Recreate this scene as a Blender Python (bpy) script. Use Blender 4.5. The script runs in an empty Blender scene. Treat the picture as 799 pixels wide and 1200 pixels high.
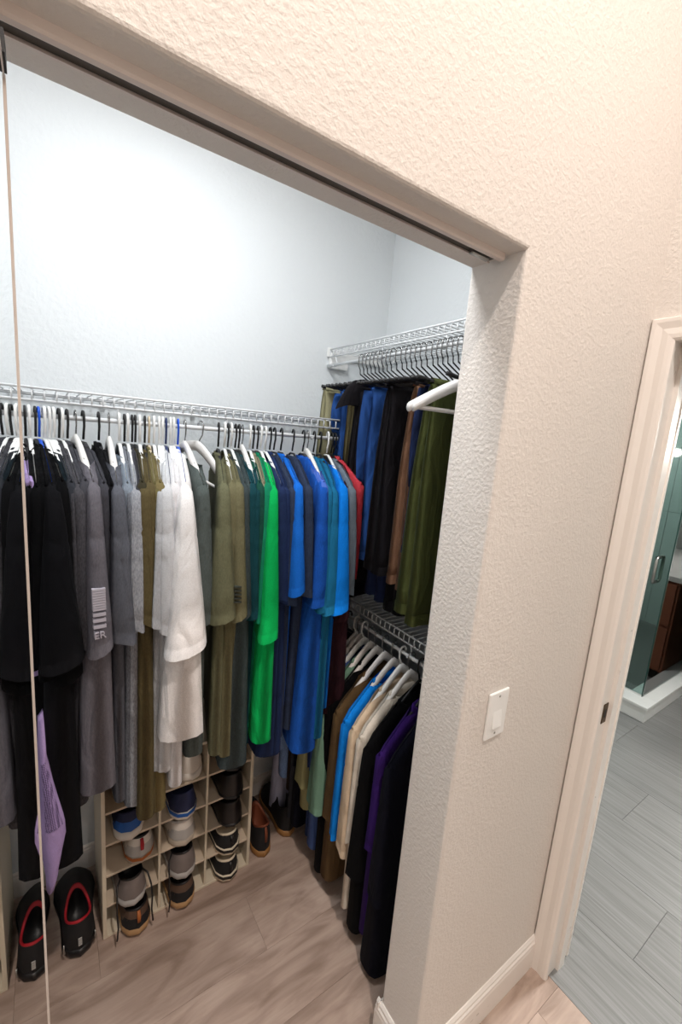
import bpy, bmesh, math, random
from mathutils import Matrix, Vector
random.seed(7)
S = bpy.context.scene
C = S.collection
PI = math.pi

# ------------------------------------------------------------------ camera
cam = bpy.data.cameras.new('camera')
cam.sensor_fit = 'VERTICAL'; cam.sensor_height = 36.0; cam.sensor_width = 24.0
cam.lens = 15.0137; cam.clip_start = 0.02; cam.clip_end = 50
cam_o = bpy.data.objects.new('camera', cam); C.objects.link(cam_o)
_m = Matrix(((0.82639, 0.03064, -0.56227), (-0.55749, 0.18514, -0.80928), (0.07930, 0.98223, 0.17008))).to_4x4()
_m.translation = (0.0, 0.0, 1.68)
cam_o.matrix_world = _m
S.camera = cam_o

# ------------------------------------------------------------------ world, exposure
w = bpy.data.worlds.new('world'); S.world = w; w.use_nodes = True
w.node_tree.nodes['Background'].inputs[0].default_value = (0.75, 0.8, 0.9, 1)
w.node_tree.nodes['Background'].inputs[1].default_value = 0.05
S.view_settings.view_transform = 'Standard'; S.view_settings.look = 'None'
S.view_settings.gamma = 1.0; S.view_settings.use_curve_mapping = False
S.view_settings.exposure = 0.0
CLOSET_W, HALL_W, HALL_FILL_W, BATH_W, VANITY_W, SHOWER_FILL_W = 12.5, 45.0, 12.0, 36.0, 70.0, 26.0

# ------------------------------------------------------------------ lights
def area(name, loc, size, power, col, rot=(0, 0, 0), spread=PI):
    l = bpy.data.lights.new(name, 'AREA'); l.shape = 'DISK'; l.size = size
    l.energy = power; l.color = col; l.spread = spread
    o = bpy.data.objects.new(name, l); o.location = loc; o.rotation_euler = rot; C.objects.link(o)
    return o
area('closet_lamp_light', (0.30, 0.88, 2.665), 0.28, CLOSET_W, (0.945, 0.975, 1.0))
area('hall_lamp_light', (0.33, -0.33, 3.575), 0.10, HALL_W, (1.0, 0.90, 0.825))
area('hall_fill_light', (0.30, -1.60, 3.575), 0.12, HALL_FILL_W, (1.0, 0.95, 0.91))  # added fill that evens out the hall wall, not a known lamp
area('vanity_bar_light', (5.02, .1, 1.98), 0.4, VANITY_W, (1.0, 0.96, 0.9), (0, PI/2, 0))
area('shower_fill_light', (4.2, 1.7, 2.725), 0.12, SHOWER_FILL_W, (0.97, 1.0, 1.0))  # added fill to brighten the dark shower interior, not a known lamp
area('bath_lamp_light', (2.6, 0.3, 2.70), 0.25, BATH_W, (0.97, 1.0, 1.0))

# ------------------------------------------------------------------ helpers
def lin(c):
    return tuple(((v/255)/12.92 if v/255 <= 0.04045 else ((v/255+0.055)/1.055)**2.4) for v in c)
def tag(o, label, cat, group=None):
    o['label'] = label; o['category'] = cat
    if group: o['group'] = group
    return o
def empty(name, loc=(0, 0, 0), rz=0.0):
    o = bpy.data.objects.new(name, None); o.location = loc; o.rotation_euler = (0, 0, rz)
    o.empty_display_size = 0.05
    C.objects.link(o); return o
def link(name, me, parent=None):
    o = bpy.data.objects.new(name, me); C.objects.link(o)
    if parent: o.parent = parent
    return o
class MB:
    """collects shapes, builds one mesh object"""
    def __init__(s): s.v = []; s.f = []; s.sm = []
    def add(s, vs, fs, smooth=True):
        b = len(s.v); s.v += [tuple(v) for v in vs]
        s.f += [tuple(i+b for i in f) for f in fs]; s.sm += [smooth]*len(fs)
        return s
    def box(s, x0, x1, y0, y1, z0, z1):
        vs = [(x, y, z) for z in (z0, z1) for y in (y0, y1) for x in (x0, x1)]
        return s.add(vs, [(0, 2, 3, 1), (4, 5, 7, 6), (0, 1, 5, 4), (2, 6, 7, 3), (0, 4, 6, 2), (1, 3, 7, 5)], False)
    def rings(s, rings, close=True, cap0=False, cap1=False, smooth=True):
        n = len(rings[0]); vs = [p for r in rings for p in r]; fs = []
        for k in range(len(rings)-1):
            for i in range(n if close else n-1):
                j = (i+1) % n
                fs.append((k*n+i, k*n+j, (k+1)*n+j, (k+1)*n+i))
        if cap0: fs.append(tuple(range(n))[::-1])
        if cap1: fs.append(tuple(range((len(rings)-1)*n, len(rings)*n)))
        return s.add(vs, fs, smooth)
    def tube(s, pts, r, n=6, cap=True, flat=1.0, up=None):
        P = [Vector(p) for p in pts]; R = []
        u = None
        for i, p in enumerate(P):
            d = (P[min(i+1, len(P)-1)]-P[max(i-1, 0)]).normalized()
            if u is None:
                u = Vector(up) if up else (Vector((0, 0, 1)) if abs(d.z) < .9 else Vector((1, 0, 0)))
            u = (u-d*u.dot(d)).normalized(); v = d.cross(u)
            rr = r[i] if isinstance(r, (list, tuple)) else r
            R.append([p+u*(rr*math.cos(2*PI*k/n))+v*(rr*flat*math.sin(2*PI*k/n)) for k in range(n)])
        return s.rings(R, True, cap, cap)
    def mesh(s, name, mat):
        me = bpy.data.meshes.new(name); me.from_pydata(s.v, [], s.f)
        me.polygons.foreach_set('use_smooth', s.sm)
        if mat: me.materials.append(mat)
        me.update(); return me
    def build(s, name, mat, parent=None): return link(name, s.mesh(name, mat), parent)
def bevelled(name, boxes, mat, parent=None, bev=0.003, seg=2):
    bm = bmesh.new()
    for (x0, x1, y0, y1, z0, z1) in boxes:
        r = bmesh.ops.create_cube(bm, size=1)
        bmesh.ops.scale(bm, vec=(x1-x0, y1-y0, z1-z0), verts=r['verts'])
        bmesh.ops.translate(bm, vec=((x0+x1)/2, (y0+y1)/2, (z0+z1)/2), verts=r['verts'])
    if bev: bmesh.ops.bevel(bm, geom=list(bm.edges), offset=bev, segments=seg, affect='EDGES', profile=0.5)
    me = bpy.data.meshes.new(name); bm.to_mesh(me); bm.free(); me.materials.append(mat)
    return link(name, me, parent)
def struct(o): o['kind'] = 'structure'; return o

# ------------------------------------------------------------------ materials
def newmat(name):
    m = bpy.data.materials.new(name); m.use_nodes = True
    nt = m.node_tree; return m, nt, nt.nodes['Principled BSDF']
def nd(nt, t, **kw):
    n = nt.nodes.new(t)
    for k, v in kw.items(): setattr(n, k, v)
    return n
def plain(name, rgb, rough=0.5, metal=0.0, spec=0.5, coat=0.0, noise=0.0, nscale=40):
    m, nt, b = newmat(name)
    c = lin(rgb)
    b.inputs['Base Color'].default_value = (*c, 1); b.inputs['Roughness'].default_value = rough
    b.inputs['Metallic'].default_value = metal; b.inputs['Specular IOR Level'].default_value = spec
    b.inputs['Coat Weight'].default_value = coat
    tc = nd(nt, 'ShaderNodeTexCoord'); n = nd(nt, 'ShaderNodeTexNoise')
    n.inputs['Scale'].default_value = nscale; n.inputs['Detail'].default_value = 3
    nt.links.new(tc.outputs['Object'], n.inputs['Vector'])
    mr = nd(nt, 'ShaderNodeMapRange')
    mr.inputs['To Min'].default_value = max(0, rough-0.06-noise); mr.inputs['To Max'].default_value = min(1, rough+0.06+noise)
    nt.links.new(n.outputs['Fac'], mr.inputs['Value']); nt.links.new(mr.outputs[0], b.inputs['Roughness'])
    return m
def wall_mat(name, rgb, scale=135, strength=0.27, dist=0.003):
    m, nt, b = newmat(name)
    b.inputs['Base Color'].default_value = (*lin(rgb), 1); b.inputs['Roughness'].default_value = 0.62
    b.inputs['Specular IOR Level'].default_value = 0.35
    tc = nd(nt, 'ShaderNodeTexCoord')
    n1 = nd(nt, 'ShaderNodeTexNoise'); n1.inputs['Scale'].default_value = scale; n1.inputs['Detail'].default_value = 4
    n1.inputs['Distortion'].default_value = 0.15
    n2 = nd(nt, 'ShaderNodeTexNoise'); n2.inputs['Scale'].default_value = scale*3.6; n2.inputs['Detail'].default_value = 2
    rp = nd(nt, 'ShaderNodeValToRGB'); rp.color_ramp.elements[0].position = 0.38; rp.color_ramp.elements[1].position = 0.68
    ad = nd(nt, 'ShaderNodeMath', operation='MULTIPLY_ADD'); ad.inputs[1].default_value = 0.28
    bp = nd(nt, 'ShaderNodeBump'); bp.inputs['Strength'].default_value = strength; bp.inputs['Distance'].default_value = dist
    L = nt.links.new
    L(tc.outputs['Object'], n1.inputs['Vector']); L(tc.outputs['Object'], n2.inputs['Vector'])
    L(n1.outputs['Fac'], rp.inputs[0]); L(n2.outputs['Fac'], ad.inputs[0]); L(rp.outputs[0], ad.inputs[2])
    L(ad.outputs[0], bp.inputs['Height']); L(bp.outputs[0], b.inputs['Normal'])
    return m
def wood_floor(name, a, bcol, c, along='X', rough=0.42, fine=1.0):
    """plank material: long grain streaks, cloudy knots, per-plank tint"""
    m, nt, b = newmat(name); L = nt.links.new
    tc = nd(nt, 'ShaderNodeTexCoord'); oi = nd(nt, 'ShaderNodeObjectInfo')
    off = nd(nt, 'ShaderNodeVectorMath', operation='MULTIPLY_ADD'); off.inputs[1].default_value = (37, 11, 5)
    cx = nd(nt, 'ShaderNodeCombineXYZ')
    for i in range(3): L(oi.outputs['Random'], cx.inputs[i])
    L(cx.outputs[0], off.inputs[0]); L(tc.outputs['Object'], off.inputs[2])
    mp = nd(nt, 'ShaderNodeMapping'); mp.inputs['Scale'].default_value = (2.4, 9, 1) if along == 'X' else (30*fine, 1.2, 1)
    mp2 = nd(nt, 'ShaderNodeMapping'); mp2.inputs['Scale'].default_value = (5, 90, 1) if along == 'X' else (140*fine, 3, 1)
    n1 = nd(nt, 'ShaderNodeTexNoise'); n1.inputs['Scale'].default_value = 1.6; n1.inputs['Detail'].default_value = 5; n1.inputs['Distortion'].default_value = 1.4
    n2 = nd(nt, 'ShaderNodeTexNoise'); n2.inputs['Scale'].default_value = 1.5; n2.inputs['Detail'].default_value = 4
    for x in (mp, mp2): L(off.outputs[0], x.inputs['Vector'])
    L(mp.outputs[0], n1.inputs['Vector']); L(mp2.outputs[0], n2.inputs['Vector'])
    rp = nd(nt, 'ShaderNodeValToRGB')
    e = rp.color_ramp.elements; e[0].position = 0.3; e[0].color = (*lin(a), 1); e[1].position = 0.72; e[1].color = (*lin(c), 1)
    x = e.new(0.5); x.color = (*lin(bcol), 1)
    mx = nd(nt, 'ShaderNodeMix', data_type='RGBA', blend_type='MULTIPLY'); mx.inputs[0].default_value = 0.22
    L(n1.outputs['Fac'], rp.inputs[0]); L(rp.outputs[0], mx.inputs[6])
    rp2 = nd(nt, 'ShaderNodeValToRGB'); rp2.color_ramp.elements[0].position = 0.35; rp2.color_ramp.elements[1].position = 0.65
    rp2.color_ramp.elements[0].color = (0.6, 0.6, 0.6, 1)
    L(n2.outputs['Fac'], rp2.inputs[0]); L(rp2.outputs[0], mx.inputs[7])
    hs = nd(nt, 'ShaderNodeHueSaturation')
    mr = nd(nt, 'ShaderNodeMapRange'); mr.inputs['To Min'].default_value = 0.95; mr.inputs['To Max'].default_value = 1.05
    L(oi.outputs['Random'], mr.inputs['Value']); L(mr.outputs[0], hs.inputs['Value']); L(mx.outputs[2], hs.inputs['Color'])
    L(hs.outputs[0], b.inputs['Base Color'])
    bp = nd(nt, 'ShaderNodeBump'); bp.inputs['Strength'].default_value = 0.15; bp.inputs['Distance'].default_value = 0.001
    L(n2.outputs['Fac'], bp.inputs['Height']); L(bp.outputs[0], b.inputs['Normal'])
    b.inputs['Roughness'].default_value = rough
    return m
_fab = {}
def fabric(key, rgb, heather=0.0, dots=False, denim=False):
    if key in _fab: return _fab[key]
    m, nt, b = newmat('fabric_'+key); L = nt.links.new
    tc = nd(nt, 'ShaderNodeTexCoord')
    mp = nd(nt, 'ShaderNodeMapping'); mp.inputs['Scale'].default_value = (420, 420, 130 if heather else 420)
    n = nd(nt, 'ShaderNodeTexNoise'); n.inputs['Scale'].default_value = 1.0; n.inputs['Detail'].default_value = 3
    L(tc.outputs['Object'], mp.inputs[0]); L(mp.outputs[0], n.inputs['Vector'])
    n2 = nd(nt, 'ShaderNodeTexNoise'); n2.inputs['Scale'].default_value = 1; n2.inputs['Detail'].default_value = 2.5; n2.inputs['Distortion'].default_value = 0.8
    mp3 = nd(nt, 'ShaderNodeMapping'); mp3.inputs['Scale'].default_value = (22, 22, 8); mp3.inputs['Rotation'].default_value = (0.35, 0.2, 0)
    L(tc.outputs['Object'], mp3.inputs[0]); L(mp3.outputs[0], n2.inputs['Vector'])
    c = lin(rgb); k = 0.10+heather*0.38+(0.35 if denim else 0)
    rp = nd(nt, 'ShaderNodeValToRGB'); e = rp.color_ramp.elements
    e[0].position = 0.3; e[1].position = 0.7
    e[0].color = (*[v*(1-k) for v in c], 1); e[1].color = (*[min(1, v*(1+k)) for v in c], 1)
    L((n2 if denim else n).outputs['Fac'], rp.inputs[0])
    if dots:
        vo = nd(nt, 'ShaderNodeTexChecker'); vo.inputs['Scale'].default_value = 1.0
        mpp = nd(nt, 'ShaderNodeMapping'); mpp.inputs['Scale'].default_value = (400, 400, 400); mpp.inputs['Rotation'].default_value = (0.4, 0.8, 0.6)
        L(tc.outputs['Object'], mpp.inputs[0]); L(mpp.outputs[0], vo.inputs['Vector'])
        vo.inputs['Color2'].default_value = (0.06, 0.04, 0.10, 1); L(rp.outputs[0], vo.inputs['Color1'])
        L(vo.outputs['Color'], b.inputs['Base Color'])
    else: L(rp.outputs[0], b.inputs['Base Color'])
    bp = nd(nt, 'ShaderNodeBump'); bp.inputs['Strength'].default_value = 0.7; bp.inputs['Distance'].default_value = 0.016
    mm = nd(nt, 'ShaderNodeMath', operation='MULTIPLY_ADD'); mm.inputs[1].default_value = 0.03
    L(n.outputs['Fac'], mm.inputs[0]); L(n2.outputs['Fac'], mm.inputs[2]); L(mm.outputs[0], bp.inputs['Height'])
    L(bp.outputs[0], b.inputs['Normal'])
    b.inputs['Roughness'].default_value = 0.92; b.inputs['Specular IOR Level'].default_value = 0.08
    b.inputs['Sheen Weight'].default_value = 0.01; b.inputs['Sheen Roughness'].default_value = 0.5
    _fab[key] = m; return m
M = {}
M['wall'] = wall_mat('hall_wall_paint', (223, 217, 211))
M['closet'] = wall_mat('closet_wall_paint', (228, 232, 234), 70, 0.25, 0.003)
M['ceil'] = wall_mat('ceiling_paint', (235, 232, 228), 40, 0.3)
M['trim'] = plain('white_trim_paint', (238, 232, 226), 0.3)
M['track'] = plain('white_track_metal', (222, 212, 206), 0.4)
M['slot'] = plain('dark_track_slot', (38, 36, 34), 0.6)
M['channel'] = plain('shaded_track_channel', (96, 92, 88), 0.6)  # shade inside the white track's slot, put into the channel colour
M['steel'] = plain('brushed_steel', (170, 168, 164), 0.3, 1.0)
M['brass'] = plain('dark_bronze', (92, 74, 52), 0.4, 0.9)
M['mirror'] = plain('mirror_glass', (232, 236, 236), 0.0, 1.0); 
for l in list(M['mirror'].node_tree.links):
    if l.to_socket.name == 'Roughness': M['mirror'].node_tree.links.remove(l)
M['mirror'].node_tree.nodes['Principled BSDF'].inputs['Roughness'].default_value = 0.008
M['edge'] = plain('mirror_edge_strip', (184, 170, 160), 0.45)
M['wire'] = plain('white_coated_wire', (226, 228, 230), 0.35)
M['plastic_white'] = plain('white_plastic', (240, 240, 238), 0.35)
M['plastic_black'] = plain('black_plastic', (16, 16, 18), 0.5)
M['plastic_blue'] = plain('blue_plastic', (20, 85, 205), 0.4)
M['plastic_navy'] = plain('navy_plastic', (26, 44, 92), 0.4)
M['plastic_beige'] = plain('beige_plastic', (205, 190, 165), 0.45)
M['wood_white'] = plain('white_lacquered_wood', (238, 234, 230), 0.4)
M['chrome'] = plain('chrome_hook', (150, 150, 150), 0.2, 1.0)
M['rack'] = plain('cream_laminate', (214, 202, 180), 0.5)
M['rackin'] = plain('beige_shelf_board', (206, 188, 166), 0.55)
M['floor'] = wood_floor('oak_vinyl', (150, 128, 114), (178, 155, 141), (194, 172, 158), 'X', 0.45)
M['tile'] = wood_floor('grey_streaked_tile', (112, 112, 111), (128, 128, 127), (142, 142, 142), 'Y', 0.33, 1.6)
M['grout'] = plain('grout', (116, 114, 112), 0.8)
M['plankbase'] = plain('plank_underlay', (120, 102, 90), 0.8)
M['stone'] = plain('white_solid_surface', (225, 226, 224), 0.3)
M['bathwall'] = plain('bathroom_wall_paint', (176, 182, 180), 0.6)
M['showertile'] = plain('grey_shower_tile', (150, 158, 156), 0.35)
M['showerfloor'] = plain('dark_shower_floor_tile', (74, 76, 74), 0.5)
M['cabinet'] = plain('brown_wood_cabinet', (150, 92, 66), 0.4, noise=0.1, nscale=12)
def glass_mat():
    m, nt, b = newmat('green_shower_glass'); L = nt.links.new
    out = nt.nodes['Material Output']; nt.nodes.remove(b)
    tr = nd(nt, 'ShaderNodeBsdfTransparent'); tr.inputs[0].default_value = (0.70, 0.82, 0.79, 1)
    gl = nd(nt, 'ShaderNodeBsdfGlossy'); gl.inputs['Roughness'].default_value = 0.01
    fr = nd(nt, 'ShaderNodeFresnel'); fr.inputs['IOR'].default_value = 1.6
    mx = nd(nt, 'ShaderNodeMixShader')
    L(fr.outputs[0], mx.inputs[0]); L(tr.outputs[0], mx.inputs[1]); L(gl.outputs[0], mx.inputs[2]); L(mx.outputs[0], out.inputs[0])
    return m
M['glass'] = glass_mat()
M['glassedge'] = plain('green_glass_edge', (28, 58, 52), 0.2)
def emis(name, col, st):
    m, nt, b = newmat(name); b.inputs['Emission Color'].default_value = (*col, 1); b.inputs['Emission Strength'].default_value = st
    b.inputs['Base Color'].default_value = (*col, 1); return m
M['bulb'] = emis('lit_bulb', (1, .96, .9), 14)
M['lamp_closet'] = emis('lit_closet_diffuser', (.9, .95, 1), 4)
M['lamp_hall'] = emis('lit_hall_diffuser', (1, .86, .74), 6)

# ================================================================== STRUCTURE
YW, YI = 0.530, 0.660            # hall face and closet face of the front wall
XJ, XL = 0.735, -0.105           # closet opening, right and left jamb
HZ = 2.046                       # underside of the header
XB = 1.293                       # hall face of the bathroom wall
YB, XR = 1.610, 1.290            # closet back and right wall
CZ, HCZ = 2.75, 3.60              # closet / bathroom and hall ceilings
def poly_wall(name, pts, axis, a0, a1, mat, bev=0.0, bev_idx=()):
    """extrude a 2D outline (u,z) between a0 and a1 on the given axis; round chosen corners"""
    bm = bmesh.new()
    mk = (lambda u, z, a: (u, a, z)) if axis == 'Y' else (lambda u, z, a: (a, u, z))
    A = [bm.verts.new(mk(u, z, a0)) for u, z in pts]; B = [bm.verts.new(mk(u, z, a1)) for u, z in pts]
    n = len(pts); fa = bm.faces.new(A); fb = bm.faces.new(B[::-1]); side = []
    for i in range(n):
        side.append(bm.faces.new((A[i], B[i], B[(i+1) % n], A[(i+1) % n])))
    bmesh.ops.recalc_face_normals(bm, faces=bm.faces)
    if bev:
        es = []
        for i in bev_idx:
            j = (i+1) % n
            for V in (A, B):
                e = bm.edges.get((V[i], V[j]));  es.append(e)
        bmesh.ops.bevel(bm, geom=es, offset=bev, segments=3, affect='EDGES', profile=0.5)
    bmesh.ops.triangulate(bm, faces=[f for f in bm.faces if len(f.verts) > 4])
    me = bpy.data.meshes.new(name); bm.to_mesh(me); bm.free(); me.materials.append(mat)
    return struct(link(name, me))
poly_wall('wall_front', [(-1.6, 0), (XL, 0), (XL, HZ), (XJ, HZ), (XJ, 0), (XB+.12, 0), (XB+.12, HCZ), (-1.6, HCZ)], 'Y', YW, YI, M['wall'], 0.007, (1, 2, 3))
# wall with the bathroom door: door opening from y=-0.33 to y=0.47
DY0, DY1, DZ = -0.33, 0.474, 1.985
poly_wall('wall_bathroom_door', [(YW, 0), (DY1+.012, 0), (DY1+.012, DZ+.012), (DY0-.012, DZ+.012), (DY0-.012, 0), (-2.6, 0), (-2.6, HCZ), (YW, HCZ)], 'X', XB, XB+.12, M['wall'])
struct(MB().box(-1.6, XR+.0, YB, YB+.1, 0, CZ).build('wall_closet_back', M['closet']))
struct(MB().box(XR, XR+.12, YI, YB+.1, 0, CZ).build('wall_closet_right', M['closet']))
struct(MB().box(-0.62, -0.5, YI, YB, 0, CZ).build('wall_closet_left', M['closet']))
struct(MB().box(-1.7, -1.6, -2.6, YI, 0, HCZ).build('wall_hall_left', M['wall']))
struct(MB().box(-1.7, XB+.12, -2.7, -2.6, 0, HCZ).build('wall_hall_rear', M['wall']))
struct(MB().box(-1.7, XB+.12, -2.7, YI, HCZ, HCZ+.08).build('ceiling', M['ceil']))
struct(MB().box(-1.7, XB+.117, YI, YB+.1, CZ, CZ+.08).build('ceiling_closet', M['ceil']))
# floors: planks are children
def plank_floor(name, x0, x1, y0, y1, pw, pl, along, mat, sub, child, gap=0.0005, top=0.0):
    f = struct(MB().box(x0, x1, y0, y1, -0.06, top-.004).build(name, sub))
    meshes = {}
    rows = int(math.ceil(((y1-y0) if along == 'X' else (x1-x0))/pw))
    for r in range(rows):
        o = (r*0.381 % 1.0)*pl
        a0, a1 = (x0, x1) if along == 'X' else (y0, y1)
        c = a0-o
        while c < a1:
            s, e = max(c, a0), min(c+pl, a1); c += pl
            b0 = ((y0 if along == 'X' else x0)+r*pw); b1 = min(b0+pw, y1 if along == 'X' else x1)
            if e-s < .02 or b1-b0 < .01: continue
            k = (round(e-s, 3), round(b1-b0, 3))
            if k not in meshes:
                g = gap/2
                dx, dy = ((e-s), (b1-b0)) if along == 'X' else ((b1-b0), (e-s))
                bm = bmesh.new(); rr = bmesh.ops.create_cube(bm, size=1)
                bmesh.ops.scale(bm, vec=(dx-gap, dy-gap, .008), verts=rr['verts'])
                bmesh.ops.translate(bm, vec=(0, 0, -.004), verts=rr['verts'])
                bmesh.ops.bevel(bm, geom=[e_ for e_ in bm.edges if all(v.co.z > -.001 for v in e_.verts)], offset=.0003, segments=1, affect='EDGES')
                me = bpy.data.meshes.new(child); bm.to_mesh(me); bm.free(); me.materials.append(mat); meshes[k] = me
            p = link(child, meshes[k], f)
            m_ = ((s+e)/2, (b0+b1)/2)
            p.location = (m_[0], m_[1], top) if along == 'X' else (m_[1], m_[0], top)
    return f
plank_floor('floor', -1.6, XB+.012, -2.6, YB, 0.19, 1.22, 'X', M['floor'], M['plankbase'], 'plank')
plank_floor('floor_bathroom', XB+.012, 5.2, -1.6, 2.6, 0.30, 1.2, 'Y', M['tile'], M['grout'], 'tile', 0.0014)

# trim: baseboards (profiled), casing, door jamb
PROF = [(0, 0), (.013, 0), (.013, .085), (.0115, .092), (.0115, .099), (.008, .104), (.008, .112), (.003, .120), (0, .120)]
def baseboard(name, p0, p1, nrm, mat=None, scale=1.0):
    """profile swept from p0 to p1 (xy), offset along nrm"""
    d = Vector((p1[0]-p0[0], p1[1]-p0[1]))
    rs = []
    for p in (p0, p1):
        rs.append([(p[0]+nrm[0]*a*scale, p[1]+nrm[1]*a*scale, z*scale) for a, z in PROF])
    o = MB().rings(rs, True, True, True, False).build(name, mat or M['trim'])
    return struct(o)
baseboard('baseboard_front', (XJ-.0, YW), (XB, YW), (0, -1))
baseboard('baseboard_jamb', (XJ, YW-.013), (XJ, YI+.012), (-1, 0))
baseboard('baseboard_closet_front', (XJ-.012, YI), (XR, YI), (0, 1))
baseboard('baseboard_closet_back', (-.5, YB), (XR, YB), (0, -1), scale=.8)
baseboard('baseboard_closet_right', (XR, YI), (XR, YB), (-1, 0), scale=.8)
baseboard('baseboard_hall_left', (-1.6, -2.6), (-1.6, YW), (1, 0))
# casing of the bathroom door, on the hall face (x = XB), profile swept around the opening
CPROF = [(0, 0), (0, .010), (.006, .014), (.016, .015), (.030, .013), (.046, .017), (.054, .017), (.057, .014), (.057, 0)]
def casing(name, X, sgn):
    rs = []
    path = [(DY1, 0, 1, 0), (DY1, DZ, 1, 1), (DY0, DZ, -1, 1), (DY0, 0, -1, 0)]
    for (y, z, sy, sz) in path:
        rs.append([(X+sgn*t, y+sy*(a-.004), z+sz*(a-.004)) for a, t in CPROF])
    return struct(MB().rings(rs, True, True, True, False).build(name, M['trim']))
casing('trim_1', XB, -1); casing('trim_2', XB+.12, 1)
jm = MB()
jm.box(XB-.001, XB+.121, DY1, DY1+.012, 0, DZ); jm.box(XB-.001, XB+.121, DY0-.012, DY0, 0, DZ); jm.box(XB-.001, XB+.121, DY0-.012, DY1+.012, DZ, DZ+.012)
# door stop
jm.box(XB+.05, XB+.085, DY1-.011, DY1+.001, 0, DZ); jm.box(XB+.05, XB+.085, DY0-.001, DY0+.011, 0, DZ); jm.box(XB+.05, XB+.085, DY0, DY1, DZ-.011, DZ+.001)
dj = struct(jm.build('door_1', M['trim']))
sp = bevelled('strike_plate', [(XB+.018, XB+.045, DY1-.002, DY1+.002, .918, .980)], M['brass'], dj, .0008, 1)
MB().box(XB+.026, XB+.037, DY1-.0026, DY1-.0015, .936, .962).build('latch_hole', M['slot'], dj)
bevelled('door_closer_arm', [(XB+.052, XB+.060, DY1-.03, DY1-.022, DZ-.105, DZ-.012)], M['steel'], dj, .001, 1)
bevelled('header_hook', [(XB+.046, XB+.066, DY1-.035, DY1-.016, DZ-.03, DZ-.010)], M['slot'], dj, .002, 1)

# bifold track under the header
trk = empty('bifold_track', (XL, .592, HZ)); 
tm = MB()
L_ = XJ-XL-.012
prof = [(-.024, 0), (-.024, -.009), (-.022, -.012), (-.015, -.0125), (-.012, -.011), (-.012, -.0098), (-.016, -.009), (-.020, -.007), (-.020, 0)]
tm.rings([[(x, a, z) for a, z in prof] for x in (.004, L_)], True, True, True, False)
tm.build('front_lip', M['track'], trk)
tm = MB(); prof2 = [(.016, 0), (.016, -.006), (.014, -.008), (.010, -.008), (.010, -.0065), (.013, -.0055), (.013, 0)]
tm.rings([[(x, a, z) for a, z in prof2] for x in (.004, L_)], True, True, True, False); tm.build('rear_lip', M['track'], trk)
MB().box(.004, L_, -.0195, .0128, -.003, -.0005).build('channel', M['channel'], trk)
bevelled('end_stop', [(L_-.065, L_-.015, -.002, .009, -.011, -.003)], M['steel'], trk, .002, 1)
tag(trk, 'white metal sliding door track along the underside of the closet header', 'door track')

# folded mirrored bifold door at the left jamb
ZT = 1.985
dr = empty('mirrored_bifold_door', (-.0405, .36, 0.012))
def leaf(x0, x1, mir, y0=-.21, y1=.212):
    f = bevelled('leaf_frame', [(x0, x1, y1-.006, y1, .0, ZT-.012), (x0, x1, y0, y0+.006, 0, ZT-.012), (x0, x1, y0, y1, ZT-.018, ZT-.012), (x0, x1, y0, y1, 0, .006)], M['edge'], dr, .0012, 1)
    if mir > 0: bevelled('edge_channel', [(x0, x1+.0006, y1-.008, y1+.002, 0, ZT-.012)], M['edge'], f, .001, 1)
    MB().box(x0+.003, x1-.004, y0+.004, y1-.004, .004, ZT-.016).build('backing_board', M['plastic_white'], f)
    MB().box(*((x1-.0038, x1-.0006) if mir > 0 else (x0+.0006, x0+.0038)), y0+.005, y1-.0055, .005, ZT-.0175).build('mirror_panel', M['mirror'], f)
leaf(.002, .018, 1); leaf(-.040, -.024, -1)
for z in (.3, 1.0, 1.7): MB().tube([(-.002, -.212, z-.035), (-.002, -.212, z+.035)], .006, 8).build('hinge', M['steel'], dr)
pv = MB(); pv.tube([(.012, .19, ZT-.013), (.012, .19, ZT+.038)], .005, 8); pv.box(.004, .020, .175, .205, ZT-.012, ZT+.006)
pv.build('top_guide_pin', M['plastic_black'], dr)
tag(dr, 'folded mirrored bifold door standing open at the closet left jamb', 'door')

# light switch
sw = empty('light_switch', (.860, YW, 1.066))
bevelled('cover_plate', [(-.0365, .0365, -.0065, 0, -.060, .060)], M['plastic_white'], sw, .003, 3)
rk = bevelled('rocker', [(-.0165, .0165, -.0085, -.005, -.033, .033)], M['plastic_white'], sw, .001, 1)
for v in rk.data.vertices:
    if v.co.y < -.006: v.co.y -= .0035*(-v.co.z/.033)*.9 - .001
for z in (-.048, .048):
    MB().tube([(0, -.006, z), (0, -.0072, z)], .003, 10).build('screw', M['steel'], sw)
tag(sw, 'white rocker light switch on textured wall beside bathroom door', 'light switch')

# ceiling lamps (out of frame, they light the place; the rear hall one is added fill)
def lamp(loc, r, mat, label):
    e = empty('ceiling_lamp', loc)
    MB().rings([[(rr*math.cos(a*PI/12), rr*math.sin(a*PI/12), z) for a in range(24)] for rr, z in ((r*1.12, 0), (r*1.12, -.012), (r*1.02, -.022), (r, -.016))]).build('trim_ring', M['plastic_white'], e)
    MB().rings([[(rr*math.cos(a*PI/12), rr*math.sin(a*PI/12), z) for a in range(24)] for rr, z in ((r, -.010), (r*.5, -.012), (r*.01, -.012))]).build('diffuser', mat, e)
    tag(e, label, 'ceiling lamp')
lamp((.30, .88, CZ), .15, M['lamp_closet'], 'round white ceiling lamp above the closet clothes')
lamp((.33, -.33, HCZ), .06, M['lamp_hall'], 'small recessed ceiling lamp just outside the closet')
lamp((.30, -1.6, HCZ), .08, M['lamp_hall'], 'small added fill lamp in the ceiling farther back in the hall')  # unseen housing for the added hall fill

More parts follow.
